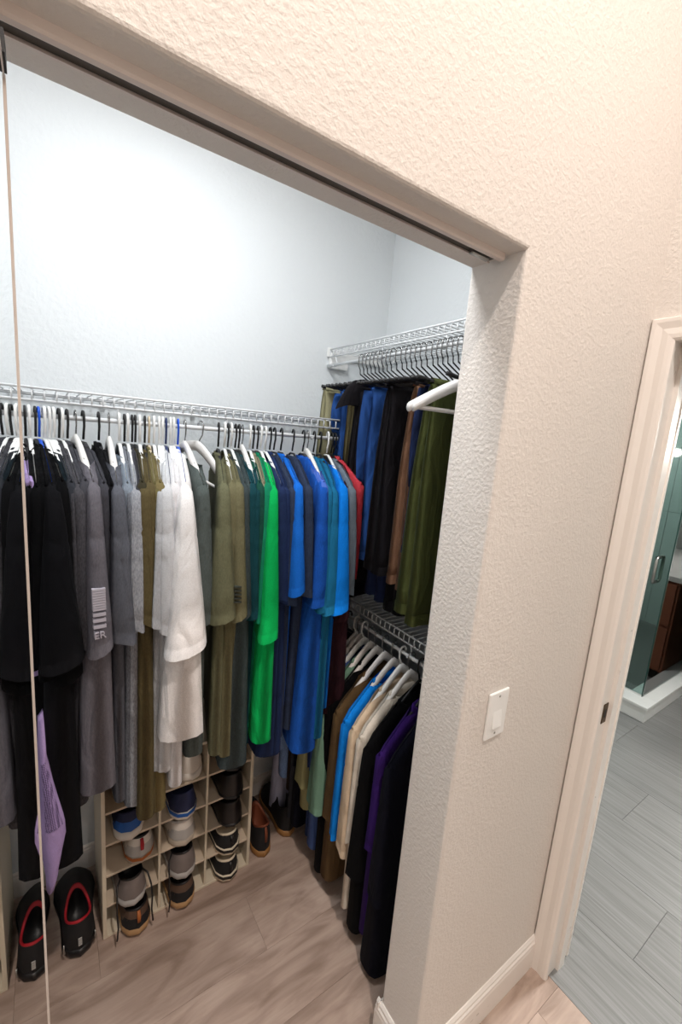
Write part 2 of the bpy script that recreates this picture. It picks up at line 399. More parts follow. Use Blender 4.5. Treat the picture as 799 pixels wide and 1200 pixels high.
# ------------------------------------------------------------------ bathroom
X0 = XB+.12
struct(MB().box(5.2, 5.3, -1.7, 2.7, 0, CZ).build('wall_bathroom_far', M['bathwall']))
struct(MB().box(X0, 5.3, 2.6, 2.7, 0, CZ).build('wall_bathroom_back', M['bathwall']))
struct(MB().box(X0, 5.3, -1.7, -1.6, 0, CZ).build('wall_bathroom_front', M['bathwall']))
struct(MB().box(XR+.12, X0+.007, YI, 2.7, 0, CZ).build('wall_bathroom_near', M['bathwall']))
struct(MB().box(XB+.12, 5.3, -1.7, 2.7, CZ, CZ+.08).build('ceiling_bathroom', M['ceil']))
# shower: curb, glass, tiled walls, floor
cb = empty('shower_curb', (3.17, .905, 0))
bevelled('curb_cap', [(-.008, .15, -.008, 1.70, .092, .112)], M['stone'], cb, .003)
bevelled('curb_face', [(0, .14, 0, 1.69, .001, .092)], M['stone'], cb, .002)
bevelled('return_cap', [(.15, 2.03, -.008, .15, .092, .112)], M['stone'], cb, .003)
bevelled('return_face', [(.14, 2.03, 0, .14, .001, .092)], M['stone'], cb, .002)
tag(cb, 'white stone curb around the foot of the glass shower', 'shower curb')
struct(MB().box(3.31, 5.2, 1.045, 2.6, .0, .03).build('floor_shower', M['showerfloor']))
wb = struct(MB().box(5.17, 5.2, 1.04, 2.6, 0, 2.4).build('wall_shower_far', M['grout']))
wc = struct(MB().box(3.2, 5.17, 2.57, 2.6, 0, 2.4).build('wall_shower_back', M['grout']))
tme = bevelled('tile', [(-.004, .004, -.149, .149, -.299, .299)], M['showertile'], wb, .001, 1)
tme.location = (5.166, 1.2, .31)
for i in range(5):
    for j in range(4):
        if i == 0 and j == 0: continue
        t = link('tile', tme.data, wb); t.location = (5.166, 1.2+i*.302, .31+j*.602)
for i in range(6):
    for j in range(4):
        t = link('tile', tme.data, wc); t.rotation_euler = (0, 0, PI/2); t.location = (3.4+i*.302, 2.566, .31+j*.602)
bn = empty('shower_bench', (4.2, 1.9, .03))
bevelled('seat_slab', [(-.3, .96, 0, .66, .46, .50)], M['stone'], bn, .004)
bevelled('front_panel', [(-.28, .95, .02, .64, 0, .46)], M['showertile'], bn, .002)
tag(bn, 'tiled bench with a white slab top inside the shower', 'bench')
def pane(name, box, label, edge):
    e = empty(name, ((box[0]+box[1])/2, (box[2]+box[3])/2, .112))
    ox, oy = e.location.x, e.location.y
    MB().box(box[0]-ox, box[1]-ox, box[2]-oy, box[3]-oy, .0, 1.95).build('pane', M['glass'], e)
    MB().box(edge[0]-ox, edge[1]-ox, edge[2]-oy, edge[3]-oy, .0, 1.95).build('polished_edge', M['glassedge'], e)
    tag(e, label, 'shower glass'); return e
g1 = pane('shower_door', (3.288, 3.296, .983, 1.70), 'frameless glass shower door with a steel pull handle', (3.287, 3.297, .976, .983))
g2 = pane('shower_screen', (3.302, 5.16, .976, .984), 'fixed clear glass side panel of the shower', (3.297, 3.302, .976, .984))
MB().box(-.006, .006, -.36, .36, .0, .012).build('bottom_sweep', M['stone'], g1)
h = MB()
for s in (-1, 1):
    h.tube([(s*.004, -.30, .80), (s*.045, -.30, .80), (s*.055, -.30, .815), (s*.055, -.30, .955), (s*.045, -.30, .97), (s*.004, -.30, .97)], .010, 8)
h.build('pull_handle', M['steel'], g1)
# vanity beside the shower, and lamps
vn = empty('vanity_cabinet', (3.86, .49, 0))
bevelled('body', [(0, 1.3, -.42, .40, .09, .82)], M['cabinet'], vn, .004)
bevelled('plinth', [(.06, 1.28, -.38, .38, 0, .09)], M['slot'], vn, .002)
for i, (a, b_) in enumerate(((-.40, -.01), (.0, .385))):
    for z0, z1 in ((.11, .45), (.47, .80)):
        d_ = bevelled('drawer_front', [(-.018, 0, a, b_, z0, z1)], M['cabinet'], vn, .003)
        MB().tube([(-.04, (a+b_)/2-.06, (z0+z1)/2), (-.04, (a+b_)/2+.06, (z0+z1)/2)], .005, 8).build('handle', M['steel'], d_)
bevelled('countertop', [(-.03, 1.32, -.44, .42, .82, .86)], M['stone'], vn, .004)
lamp((4.2, 1.7, CZ), .06, M['lamp_closet'], 'small added fill lamp in the ceiling over the shower')  # unseen housing for the added shower fill
tag(vn, 'brown wooden vanity with a white top beside the shower', 'vanity')
def bar(name, loc, rz, n, label):
    e = empty(name, loc, rz)
    bevelled('back_plate', [(-.09*n, .09*n, 0, .02, -.045, .045)], M['steel'], e, .004)
    for i in range(n):
        x = (i-(n-1)/2)*.17; b_ = MB()
        b_.rings([[(x+.045*math.sin(t)*math.cos(a*PI/6), -.06+.045*math.sin(t)*math.sin(a*PI/6), -.0+.045*math.cos(t)) for a in range(12)] for t in [PI*k/8+.001 for k in range(9)]])
        g = b_.build('bulb', M['bulb'], e)
        MB().tube([(x, .0, 0), (x, -.02, 0)], .018, 10).build('socket', M['steel'], e)
    tag(e, label, 'wall lamp', None)
bar('vanity_lamp', (X0+.022, 1.83, 1.80), PI/2, 3, 'bar of round bulbs on the wall reflected in shower glass')
bar('vanity_lamp', (5.17, .1, 1.98), -PI/2, 4, 'bar of round bulbs above the brown vanity')

# ================================================================== SHOE RACK
RX0, RX1, RY0, RY1, RZ = .100, .604, 1.308, 1.592, .602
rack = empty('shoe_rack', ((RX0+RX1)/2, (RY0+RY1)/2, 0))
def rb(name, x0, x1, y0, y1, z0, z1, mat=None):
    ox, oy = rack.location.x, rack.location.y
    return bevelled(name, [(x0-ox, x1-ox, y0-oy, y1-oy, z0, z1)], mat or M['rack'], rack, .001, 1)
COLX = [RX0+.014, RX0+.014+.1585, RX0+.014+.317, RX1-.014]
rb('side_panel', RX0, RX0+.012, RY0, RY1, 0, RZ+.012); rb('side_panel', RX1-.012, RX1, RY0, RY1, 0, RZ+.012)
rb('divider', COLX[1]-.004, COLX[1]+.004, RY0+.002, RY1, .010, RZ); rb('divider', COLX[2]-.004, COLX[2]+.004, RY0+.002, RY1, .010, RZ)
rb('back_panel', RX0+.012, RX1-.012, RY1-.004, RY1, .010, RZ, M['rackin'])
ROWZ = [.010, .126, .242, .358, .474]
rb('base_board', RX0+.012, RX1-.012, RY0, RY1, .0, .010); rb('top_board', RX0+.012, RX1-.012, RY0, RY1, RZ, RZ+.010)
for c in range(3):
    for z in ROWZ[1:]:
        rb('shelf_board', COLX[c]+.004 if c else RX0+.012, COLX[c+1]-.004 if c < 2 else RX1-.012, RY0+.001, RY1-.004, z-.008, z, M['rackin'])
tag(rack, 'cream cubby shoe rack standing on the closet floor under the shirts', 'shoe rack')

# ================================================================== SHOES
def leather(key, rgb, rough): 
    k = 'shoe_'+key
    if k not in M: M[k] = plain(k, rgb, rough, noise=.0, nscale=30)
    return M[k]
def outline(n, L, W):
    """closed plan outline, heel at y=0, toe at y=L; returns list of (x,y)"""
    ctl = [(0, .02), (.05, .27), (.15, .37), (.3, .37), (.45, .37), (.6, .45), (.72, .50), (.83, .46), (.93, .32), (.985, .15), (1, .02)]
    def wd(t):
        for (a, b), (c, d) in zip(ctl, ctl[1:]):
            if t <= c:
                k = (t-a)/(c-a); k = k*k*(3-2*k)*.5+k*.5; return b+(d-b)*k
        return .02
    r = []
    for i in range(n):
        a = 2*PI*i/n; t = (1-math.cos(a))/2
        sgn = 1 if math.sin(a) >= 0 else -1
        r.append((sgn*wd(t)*W*(1 if i not in (0, n//2) else 0), t*L))
    return r
def shoe(loc, rz, label, group, sole, upper, lining, heel=None, L=.285, W=.120, H=.096, sole_h=.030, laces=None, tab=None, low=False, strips=None, name='sneaker', logo=False, band=None, foot=None):
    e = empty(name, loc, rz); n = 32
    O = outline(n, L, W)
    m = MB(); mid = L*.42
    def sc(k, z, dz=0): return [(x*k, (y-mid)*k+mid, z) for x, y in O]
    m.rings([sc(.93, 0), sc(.99, .004), sc(1.03, sole_h*.45), sc(1.02, sole_h*.8), sc(.97, sole_h)], True, True, True)
    s_ = m.build('sole', sole, e)
    if band:
        MB().rings([sc(1.035, sole_h*.55), sc(1.04, sole_h*.7), sc(1.03, sole_h*.95)], True).build('sole_band', band, s_)
    # upper: from outline ring to collar ring
    c0, c1 = .035*L, (.46 if not low else .52)*L
    def collar(i, grow=1.0, dz=0.0):
        a = 2*PI*i/n; t = (1-math.cos(a))/2
        cyc = (c0+c1)/2; hl = (c1-c0)/2*grow
        x = math.sin(a)*W*.29*grow*(1+.15*math.cos(a)); y = cyc-math.cos(a)*hl
        q = (y-c0)/(c1-c0)
        z = H*(1.0-.22*math.sin(min(1, max(0, q))*PI)**1.3+.02*q) + dz
        return (x, y, z)
    R = []
    K = 7
    for k in range(K+1):
        f = k/K; ring = []
        for i in range(n):
            ox, oy = O[i]; ox *= .955; oy = (oy-mid)*.965+mid
            cx_, cy_, cz_ = collar(i)
            t = oy/L
            if t > .5:   # toe box: rise first, then go back over the vamp
                toe = (t-.5)/.5
                hz = sole_h+(cz_-sole_h)*(f**(0.55+.25*(1-toe)) if f < 1 else 1)*1.0
                g = f**1.25
                hz = sole_h + (cz_-sole_h)*(1-(1-f)**(1.5))*(.92 if 0 < f < 1 else (1 if f else 0))
                ring.append((ox*(1-g)+cx_*g, oy*(1-g)+cy_*g, hz))
            else:
                g = f**1.6
                bul = 1+.06*math.sin(f*PI)
                ring.append(((ox*(1-g)+cx_*g)*bul, oy*(1-g)+cy_*g-(.004*math.sin(f*PI) if t < .1 else 0), sole_h-.003+(cz_-sole_h+.003)*f))
        R.append(ring)
    up = MB().rings(R).build('upper', upper, e)
    # collar lining: padded rim rolling inside, then foot-bed
    LR = [[collar(i, 1.01, -.003) for i in range(n)], [collar(i, 1.03, .003) for i in range(n)], [collar(i, .94, .006) for i in range(n)], [collar(i, .84, 0) for i in range(n)],
          [(lambda p: (p[0], p[1], sole_h+.012))(collar(i, .82)) for i in range(n)]]
    MB().rings(LR[:4]).build('collar_rim', lining, e)
    MB().rings(LR[3:], True, False, True).build('footbed', foot or lining, e)
    if heel:
        hr = []
        for k in (0, 1, 2, 3):
            f = [.04, .25, .45, .62][k]; row = []
            for i in list(range(n-5, n))+list(range(0, 6)):
                p = R[0][i]; q = R[-1][i]; g = f**1.6
                row.append(((p[0]*(1-g)+q[0]*g)*1.05, (p[1]*(1-g)+q[1]*g)-.0045, sole_h-.002+(q[2]-sole_h)*f))
            hr.append(row)
        MB().rings(hr, False).build('heel_counter', heel, e)
    if tab:
        MB().tube([(0, R[2][0][1]-.006, sole_h+(H-sole_h)*.45), (0, R[4][0][1]-.006, sole_h+(H-sole_h)*.75), (0, R[-1][0][1]-.004, H*.99)], [.005, .006, .005], 8, flat=.35, up=(1, 0, 0)).build('heel_tab', tab, e)
    if laces:
        for q in range(4):
            y = c1+.012+q*.022; z = H*(.93-.15*q)
            MB().tube([(-.026, y, z-.012), (0, y, z+.003), (.026, y, z-.012)], .0032, 6).build('lace', laces, e)
    if strips:
        for sx in (-1, 1):
            MB().tube([(sx*W*.33, .006, sole_h+.01), (sx*W*.35, .010, sole_h+.022), (sx*W*.34, .014, sole_h+.034)], .0028, 6).build('reflective_strip', strips, e)
    if logo:
        l_ = MB(); 
        for z in (.44, .50, .56, .62): l_.box(-.005, .005, -.0060, -.002, H*z, H*z+.003)
        l_.build('heel_logo', M['plastic_white'] if logo is True else logo, e)
    tag(e, label, 'shoe', group); return e
SH = 'shoes in the cubby rack'
_dk = leather('black', (20, 18, 19), .45); _dkm = leather('blackmesh', (24, 23, 25), .8)
_wh = leather('white', (214, 206, 196), .6); _ow = leather('offwhite', (196, 184, 168), .6)
_tan = leather('tan', (176, 138, 96), .6); _gr = leather('grey', (122, 112, 108), .8); _br = leather('brown', (92, 70, 56), .7)
_or = leather('orange', (170, 96, 44), .6); _nv = leather('navy', (22, 30, 66), .7); _bl = leather('bluerim', (24, 84, 160), .6)
_rd = leather('red', (168, 18, 34), .6); _cr = leather('cream', (222, 208, 184), .65); _sh = leather('polish', (22, 17, 17), .42)
_gum = leather('gum', (150, 106, 58), .6); _lb = leather('liningbrown', (120, 60, 34), .7); _ol = leather('olivebox', (150, 138, 96), .7)
_lg = leather('ltgrey', (176, 172, 168), .6)
def cell(c, r, dx=0, y=1.29, **k):
    cx_ = (COLX[c]+COLX[c+1])/2+dx
    return (cx_, y, ROWZ[r]+.001)
shoe(cell(0, 0, .006, 1.255), .05, 'tan-soled sneaker with black heel band in lowest cubby beside floor shoes', SH, _tan, _br, _dk, _dkm, tab=_or, laces=_dk)
s1 = shoe(cell(0, 1, -.006, 1.262), .06, 'grey sneaker with trailing black laces, above tan-soled sneaker', SH, _lg, _gr, _dk, _gr, laces=_dk, H=.100)
s2 = shoe(cell(0, 2, .022, 1.295), .03, 'white sneaker with a small red heel tag beside the navy pair', SH, _ow, _wh, _dk, _lg, tab=_rd, band=_or)
shoe(cell(0, 3, -.012, 1.285), .02, 'navy sneaker with a thick white sole, beside empty cubby board', SH, _wh, _nv, _nv, _bl, sole_h=.036)
shoe(cell(0, 4, -.01, 1.32), .0, 'olive canvas shoe in the top cubby under grey shirt hem', SH, _ow, _ol, _ol)
shoe(cell(1, 0, -.002, 1.262), .05, 'tan-soled sneaker with black heel band in middle bottom cubby', SH, _tan, _br, _dk, _dkm, laces=_dk)
s3 = shoe(cell(1, 1, .0, 1.268), .05, 'grey sneaker with a black lining in the middle column', SH, _lg, _gr, _dk, _gr, laces=_dk, H=.100)
shoe(cell(1, 2, .0, 1.285), .04, 'white running shoe with a grey heel in middle column', SH, _ow, _wh, _lg, _lg, band=_ow)
shoe(cell(1, 3, .0, 1.275), .04, 'navy sneaker with a bright blue rim and white sole', SH, _wh, _nv, _nv, _nv, band=_bl, sole_h=.034)
shoe(cell(1, 4, .025, 1.305), .0, 'off-white clog with holes below the white shirt', SH, _wh, _wh, _ow)
for r, lab in ((0, 'black and cream skate shoe in the lowest cubby by rack side'), (1, 'black and cream skate shoe one cubby above its twin')):
    shoe(cell(2, r, .006, 1.272), .05, lab, SH, _cr, _dkm, _cr, None, band=_dk, tab=_dk, H=.086)
for r, lab in ((2, 'black polished dress shoe directly above the skate shoes'), (3, 'black polished dress shoe in second cubby from rack top'), (4, 'black shoe in top cubby half covered by green-grey shirt')):
    shoe(cell(2, r, .012, 1.275), .0, lab, SH, _dk, _sh, _dk, _sh, sole_h=.016, H=.094)
# trailing laces of the grey sneakers
for o, x0 in ((s1, -.050), (s1, .052), (s3, -.056)):
    MB().tube([(x0*.5, .06, .085), (x0*.9, .03, .075), (x0, .004, .05), (x0*1.03, -.004, .01), (x0*.98, -.006, -.04), (x0*1.06, -.008, -.085)], .0028, 6).build('trailing_lace', _dk, o)
G2 = 'shoes on the closet floor beside the rack'
shoe((.036, 1.290, 0), .03, 'black sneaker with red lining on floor against the rack', G2, _dk, _dkm, _rd, None, foot=_dk, strips=M['steel'], logo=_lg, L=.31, W=.124, H=.128)
shoe((-.100, 1.285, 0), .02, 'black sneaker with red lining on floor next to its twin', G2, _dk, _dkm, _rd, None, foot=_dk, strips=M['steel'], logo=_lg, L=.31, W=.124, H=.128)
shoe((.668, 1.300, 0), -.05, 'dark ankle boot with a gum sole and brown lining', G2, _gum, _dkm, _lb, None, L=.30, W=.105, H=.14, tab=_lb, name='ankle_boot')
shoe((.795, 1.330, 0), -.05, 'dark ankle boot half hidden behind the hanging sleeves', G2, _gum, _dkm, _dk, None, L=.28, W=.105, H=.14, name='ankle_boot')

# ================================================================== WIRE SHELVES
def wire_shelf(loc, rz, L, D, label, drop=.030, rod_z=-.066, pitch=.0254):
    """front lip at y=0, wall at y=D, runs along +x; top wire at z=0"""
    e = empty('wire_shelf', loc, rz)
    r = .0022
    cw = MB().tube([(0, D, -.004), (0, .004, -.004), (0, -.001, -.008), (0, -.001, -drop)], .0021, 6).mesh('cross_wire', M['wire'])
    k = int(L/pitch)
    for i in range(k+1):
        c_ = link('cross_wire', cw, e); c_.location = (.004+i*pitch, 0, 0)
    for (y, z, rr) in ((0, 0, .0032), (0, -drop, .0032), (D*.5, -.007, .0028), (D-.012, -.007, .0032), (D-.035, -.007, .0026)):
        MB().tube([(0, y, z), (L, y, z)], rr, 6).build('long_wire', M['wire'], e)
    MB().tube([(0, -.006, rod_z), (L, -.006, rod_z)], .0062, 10).build('hang_rod', M['wire'], e)
    rh = MB().tube([(0, 0, -drop), (0, .006, rod_z+.012), (0, .005, rod_z-.004), (0, -.006, rod_z-.009), (0, -.016, rod_z-.002)], .0022, 6).mesh('rod_hook', M['wire'])
    for i in range(int(L/.30)+1):
        c_ = link('rod_hook', rh, e); c_.location = (min(L-.02, .05+i*.30), 0, 0)
    clip = MB().box(-.008, .008, D-.018, D, -.018, .004).mesh('wall_clip', M['plastic_white'])
    for i in range(int(L/.28)+1):
        c_ = link('wall_clip', clip, e); c_.location = (min(L-.02, .08+i*.28), 0, 0)
    tag(e, label, 'shelf'); return e
ZR1, ZR2, ZR3 = 1.676, 1.974, .976          # rod heights: back, upper right, lower right
wire_shelf((-.49, 1.316, 1.742), 0, 1.775, .292, 'long white wire shelf with hanging rod across the closet back wall')
for z, lab in ((2.040, 'white wire shelf high on the right wall above the trousers'), (1.042, 'white wire shelf low on the right wall above button shirts')):
    sh_ = wire_shelf((.990, 1.600, z), -PI/2, .93, .298, lab)
    bevelled('end_bracket', [(-.008, .012, .0, .09, -.075, -.012), (-.008, .004, -.012, .30, -.03, .008)], M['plastic_white'], sh_, .004)
# support pole bracket under upper shelf end

# ================================================================== HANGERS
def arc(cx, cz, r, a0, a1, n): return [(0, cx+r*math.cos(a0+(a1-a0)*k/n), cz+r*math.sin(a0+(a1-a0)*k/n)) for k in range(n+1)]
HW = .195
def arm_z(s, wood=False):
    s = abs(s)
    return (-.058-.085*s**1.35+.0165-.004*s) if wood else (-.054-.084*s**1.2+.0045)
def hook_path(r=.0125, neck=-.052):
    # rests on the rod (rod centre at z=0), opens on the wall side
    return arc(0, .0065-.0, r, PI*-.15, PI*1.0, 9)+[(0, -r, -.018), (0, -r*.4, -.034), (0, 0, neck)]
_hm = {}
def low_z(s): return -.060-.150*abs(s)**1.15       # steep arms of the low-rod hangers
LHW = .172
def hanger_mesh(kind, low=False):
    if (kind, low) in _hm: return _hm[(kind, low)]
    mats = {'white': 'plastic_white', 'black': 'plastic_black', 'blue': 'plastic_blue', 'navy': 'plastic_navy', 'beige': 'plastic_beige', 'wood': 'wood_white', 'long': 'wood_white'}
    mat = M[mats[kind]]; parts = []
    if low:
        flat_ = kind in ('wood', 'white', 'beige')
        parts.append(('hook', MB().tube(hook_path(.014, -.058), .0019 if kind == 'wood' else .0034, 7).mesh('hook', M['chrome'] if kind == 'wood' else mat)))
        b = MB(); n = 15; R = []
        for k in range(n):
            q = -1+2*k/(n-1); h_ = (.019-.006*abs(q)) if flat_ else .006; t = (.0065+.004*abs(q)) if flat_ else .004
            R.append([(t*math.cos(a), q*LHW, low_z(q)-.006+.010*math.cos(q*PI/2)**4+h_*math.sin(a)) for a in [2*PI*p/10 for p in range(10)]])
        b.rings(R, True, True, True); parts.append(('arms', b.mesh('arms', mat)))
        b = MB().tube([(0, -LHW*.95, -.208), (0, LHW*.95, -.208)], .0042, 8); parts.append(('trouser_bar', b.mesh('trouser_bar', mat)))
        _hm[(kind, low)] = parts; return parts
    if kind in ('wood', 'long'):
        dz = -.055 if kind == 'long' else 0; HW_ = .225 if kind == 'long' else HW
        parts.append(('hook', MB().tube(hook_path(.014, -.055+dz), .0019, 6).mesh('hook', M['chrome'])))
        b = MB(); n = 13; R = []
        for k in range(n):
            s = -1+2*k/(n-1); y = s*HW_
            z = dz-.058-.085*abs(s)**1.35+.004*math.cos(s*PI)
            h_ = .0165-.004*abs(s); t = .0062+.0045*abs(s)
            R.append([(t*math.cos(a), y, z+h_*math.sin(a)) for a in [2*PI*q/10 for q in range(10)]])
        b.rings(R, True, True, True); parts.append(('arms', b.mesh('arms', mat)))
        b = MB().tube([(0, -HW_*.94, dz-.146), (0, HW_*.94, dz-.146)], .0048, 8); parts.append(('trouser_bar', b.mesh('trouser_bar', mat)))
    else:
        thin = kind != 'white'
        rr = .0036 if not thin else .0030
        parts.append(('hook', MB().tube(hook_path(.0135 if thin else .015), rr, 7, flat=.8).mesh('hook', mat)))
        b = MB()
        arm = [(0, -HW*.985, -.150), (0, -HW, -.138)]+[(0, q*HW, arm_z(q)-.0045) for q in (-.8, -.6, -.35, -.12, .12, .35, .6, .8)]+[(0, HW, -.138), (0, HW*.985, -.150)]
        b.tube(arm, .0052 if not thin else .0042, 7, flat=.75)
        b.tube([(0, -HW*.985, -.150), (0, HW*.985, -.150)], .0036, 7)
        parts.append(('arms', b.mesh('arms', mat)))
    _hm[(kind, low)] = parts; return parts
def hanger(kind, loc, rz, label, group, tilt=0.0, low=False):
    nm = {'wood': 'wooden_hanger', 'long': 'wooden_hanger'}.get(kind, 'plastic_hanger')
    e = empty(nm, loc, rz)
    if tilt: e.rotation_euler[0] = tilt
    for n_, me in hanger_mesh(kind, low): link(n_, me, e)
    tag(e, label, 'hanger', group); return e
HCOL = {'white': 'white plastic', 'black': 'slim black', 'blue': 'bright blue plastic', 'navy': 'navy plastic', 'beige': 'beige plastic', 'wood': 'broad white wooden'}

# ================================================================== GARMENTS
FAB = dict(lilac=((172, 150, 200), 0), black=((11, 11, 13), 0), black2=((17, 17, 20), 0), inkteal=((24, 34, 40), 0), charcoal=((52, 54, 60), 0), charheather=((74, 73, 78), .5),
  dkgrey=((68, 68, 74), .1), greyflag=((104, 101, 108), .1), slate=((92, 94, 102), .1), bluegrey=((132, 142, 154), .2), heather=((120, 124, 132), .55), ltheather=((152, 155, 162), .45),
  dkolive=((62, 58, 44), 0), olivebrown=((92, 82, 56), .1), olive=((112, 104, 70), .1), khakigreen=((118, 106, 72), 0), palegrey=((178, 180, 184), .1), offwhite=((202, 203, 206), 0), white=((222, 220, 222), 0),
  white2=((236, 233, 232), 0), greengrey=((86, 94, 92), .15), sage=((106, 106, 82), .1), olive2=((110, 106, 80), .1), dkslate=((62, 72, 74), .2), dkteal=((26, 68, 76), 0), pine=((30, 76, 64), 0),
  tan=((134, 128, 106), 0), midgreen=((24, 128, 92), 0), green=((12, 176, 88), 0), navy=((36, 50, 86), 0), navyslate=((50, 60, 82), .1), blue=((28, 106, 206), 0), royal=((30, 86, 178), .1), peri=((78, 110, 196), 0),
  tealblue=((30, 108, 148), 0), azure=((16, 122, 220), 0), steelgrey=((104, 114, 124), 0), red=((180, 56, 66), 0), maroon=((50, 26, 32), 0),
  khaki=((150, 146, 106), 0), denimshirt=((74, 96, 150), 0), sagegreen=((112, 146, 126), 0), brown=((92, 72, 48), 0), brightblue=((18, 124, 216), 0), beige=((206, 184, 158), 0), ivory=((214, 204, 190), 0), purple=((50, 26, 92), 0), nightnavy=((14, 15, 25), 0),
  dkbrown=((52, 42, 34), 0), armygreen=((72, 74, 48), 0), paleviolet=((168, 168, 190), 0), stripeblue=((120, 146, 190), .3), greypant=((70, 66, 66), .2))
def fab(k):
    c, h_ = FAB[k]; return fabric(k, c, h_)
def sm(t): t = max(0, min(1, t)); return t*t*(3-2*t)
TS = [0, .008, .03, .07, .12, .18, .26, .36, .46, .56, .67, .78, .89, 1]
def loft_body(ws, wb, zt_fn, zb, th0, th1, A, ph, NC=15, x0=0.0, neck=0.0):
    """flattened closed sheet hanging from the top line zt_fn(s); ring rows"""
    ss = [-math.cos(PI*k/(NC-1)) for k in range(NC)]
    rows = []
    rnd = [random.uniform(-1, 1) for _ in range(6)]
    for t in TS:
        row = []
        for side in (1, -1):
            for s in (ss if side > 0 else ss[::-1]):
                y = s*(ws+(wb-ws)*sm(t*2.2))
                y += .010*t*rnd[0]
                z0 = zt_fn(s, side); z1 = zb+.012*rnd[1]*s+.006*math.sin(3*s+ph)
                z = z0+(z1-z0)*t
                thk = (th0+(th1-th0)*t**.8)*.5*max(0.0, 1-abs(s)**26)**.5
                thk *= 1+.10*math.sin(5*s+ph*2)*t
                if abs(s) >= neck: thk *= (.06 if t == 0 else .75 if t < .01 else 1)
                x = side*thk+A*t*(math.sin(3.2*s+ph)+.35*math.sin(7*s+2.3*ph))+x0
                x += A*.5*math.sin(t*5+ph)*(1-abs(s)*.4)
                row.append((x, y, z))
        rows.append(row)
    return rows
def sleeve_rings(side, ws, ztip, reach, zbot, sw, ph, depth=.085, N=20, off=0.0):
    R = []; tot = ztip+.006-zbot
    fs = [0, .06, .14, .22, .30, .325, .35, .45, .56, .68, .80, 1-.030/tot, 1-.026/tot, 1-.022/tot, 1]
    for k, f in enumerate(fs):
        ring = []
        yo = (ws+.003)+(reach-ws-.003)*(f**.55)        # outer edge
        z = ztip+.006-tot*f-(.004 if k == 0 else 0)
        a = .0125+(sw/2-.0125)*f**.85; b = .020+(depth-.020)*f**.6
        if k == 0: a = .004; b = .014; yo -= .012
        if k == 5: a -= .0010; yo -= .0012          # shoulder seam
        if k == 12: a -= .0005; yo -= .0007         # hem stitching
        yc = yo-b
        for i in range(N):
            q = 2*PI*i/N
            cx_, sy_ = math.cos(q), math.sin(q)
            m = 1+.10*f*math.sin(2*q+ph)
            fold = .0045*f*math.sin(3*q+ph+2.2*f)+.003*math.sin(7*f+ph)*f
            ex = math.copysign(abs(cx_)**.45, cx_); ey = math.copysign(abs(sy_)**.45, sy_)
            bow = .012*f*math.sin(q*2-ph)*0+.006*f*math.sin(ex*2.6+ph)
            ring.append((a*ex*m+off*f+fold*.5, -side*(yc+b*ey+(bow if ey > .2 else 0)), z+f*(.010*(1-ey)/2+.013*ex*math.sin(ph))))
        R.append(ring)
    last = R[-1]; cx0 = sum(p[0] for p in last)/N; cy0 = sum(p[1] for p in last)/N
    R.append([(cx0+(p[0]-cx0)*.93, cy0+(p[1]-cy0)*.95, p[2]+.001) for p in last])
    R.append([(cx0+(p[0]-cx0)*.8, cy0+(p[1]-cy0)*.85, p[2]+.06) for p in last])
    return R
def sleeve_y(ztip, zbot, reach, z):
    """outer edge of a sleeve at height z"""
    f = (ztip+.006-z)/(ztip+.006-zbot); w_ = HW+.018
    return (w_+.003)+(reach-w_-.003)*f**.55
def tee(X, Y, Z, rz, key, label, group, sw, sb, near, bb, bw, name='t_shirt', collar='rib', drop=.085, top=-.068, mat=None, hk_='black', bh=None, ws=HW+.018, low=False):
    """near = distance from the hook to the visible sleeve edge; sb, bb = heights of sleeve and body hems (world)"""
    e = empty(name, (X, Y, Z), rz); mt = mat or fab(key); ph = random.uniform(0, 6.28)
    wood = hk_ == 'wood'
    ng = {'wood': .70, 'white': .50}.get(hk_, .30)+random.uniform(-.08, .08)
    dtip = random.uniform(.0, .022)
    if low: ng = random.uniform(.40, .52); dtip = random.uniform(0, .012)
    def zt(s, side):
        q = abs(s)
        z = top+.068+arm_z(min(1.0, q*ws/HW), wood)+.004-dtip*max(0, (q-.925)/.075)
        if low: z = low_z(min(1.06, q*ws/LHW))+(.016 if q*ws < LHW else .010)-dtip*max(0, (q-.9)/.1)
        if q < ng: z -= (.050 if side > 0 else .024)*(1-(q/ng)**2)
        return z
    rows = loft_body(ws, bh if bh else ws+.022, zt, bb-Z, .034 if wood else .026, bw, .0016+bw*.03, ph, NC=19, neck=ng)
    MB().rings(rows).build('body', mt, e)
    ztip = zt(.985, 1)
    for side in (1, -1):
        rg = sleeve_rings(side, ws, ztip, near if side > 0 else near-.02, sb-Z+(0 if side > 0 else .02), sw if side > 0 else min(sw, .03), ph+side, off=.004*math.sin(3*ph))
        m_ = MB().rings(rg[:-2])
        m_.rings(rg[-3:], smooth=False)
        m_.build('sleeve', mt, e)
    e['tip'] = ztip
    # neck band
    cr = []
    for (g, dz) in ((1.0, -.004), (.98, .012), (.86, .012), (.84, -.004)):
        cr.append([((.012*g*math.cos(a)), (ng*ws*.93)*g*math.sin(a), zt(ng, 1)-.008-.030*max(0, math.cos(a))+dz*(1 if collar == 'rib' else 2.2)) for a in [2*PI*q/18 for q in range(18)]])
    MB().rings(cr).build('collar', mt, e)
    tag(e, label, 'shirt', group); return e
ONES = 'first second third fourth fifth sixth seventh eighth ninth tenth eleventh twelfth thirteenth fourteenth fifteenth sixteenth seventeenth eighteenth nineteenth'.split()
def ordinal(n):
    if n < 20: return ONES[n-1]
    t = ['twent', 'thirt', 'fort', 'fift', 'sixt'][n//10-2]
    return t+'ieth' if n % 10 == 0 else t+'y-'+ONES[n % 10-1]
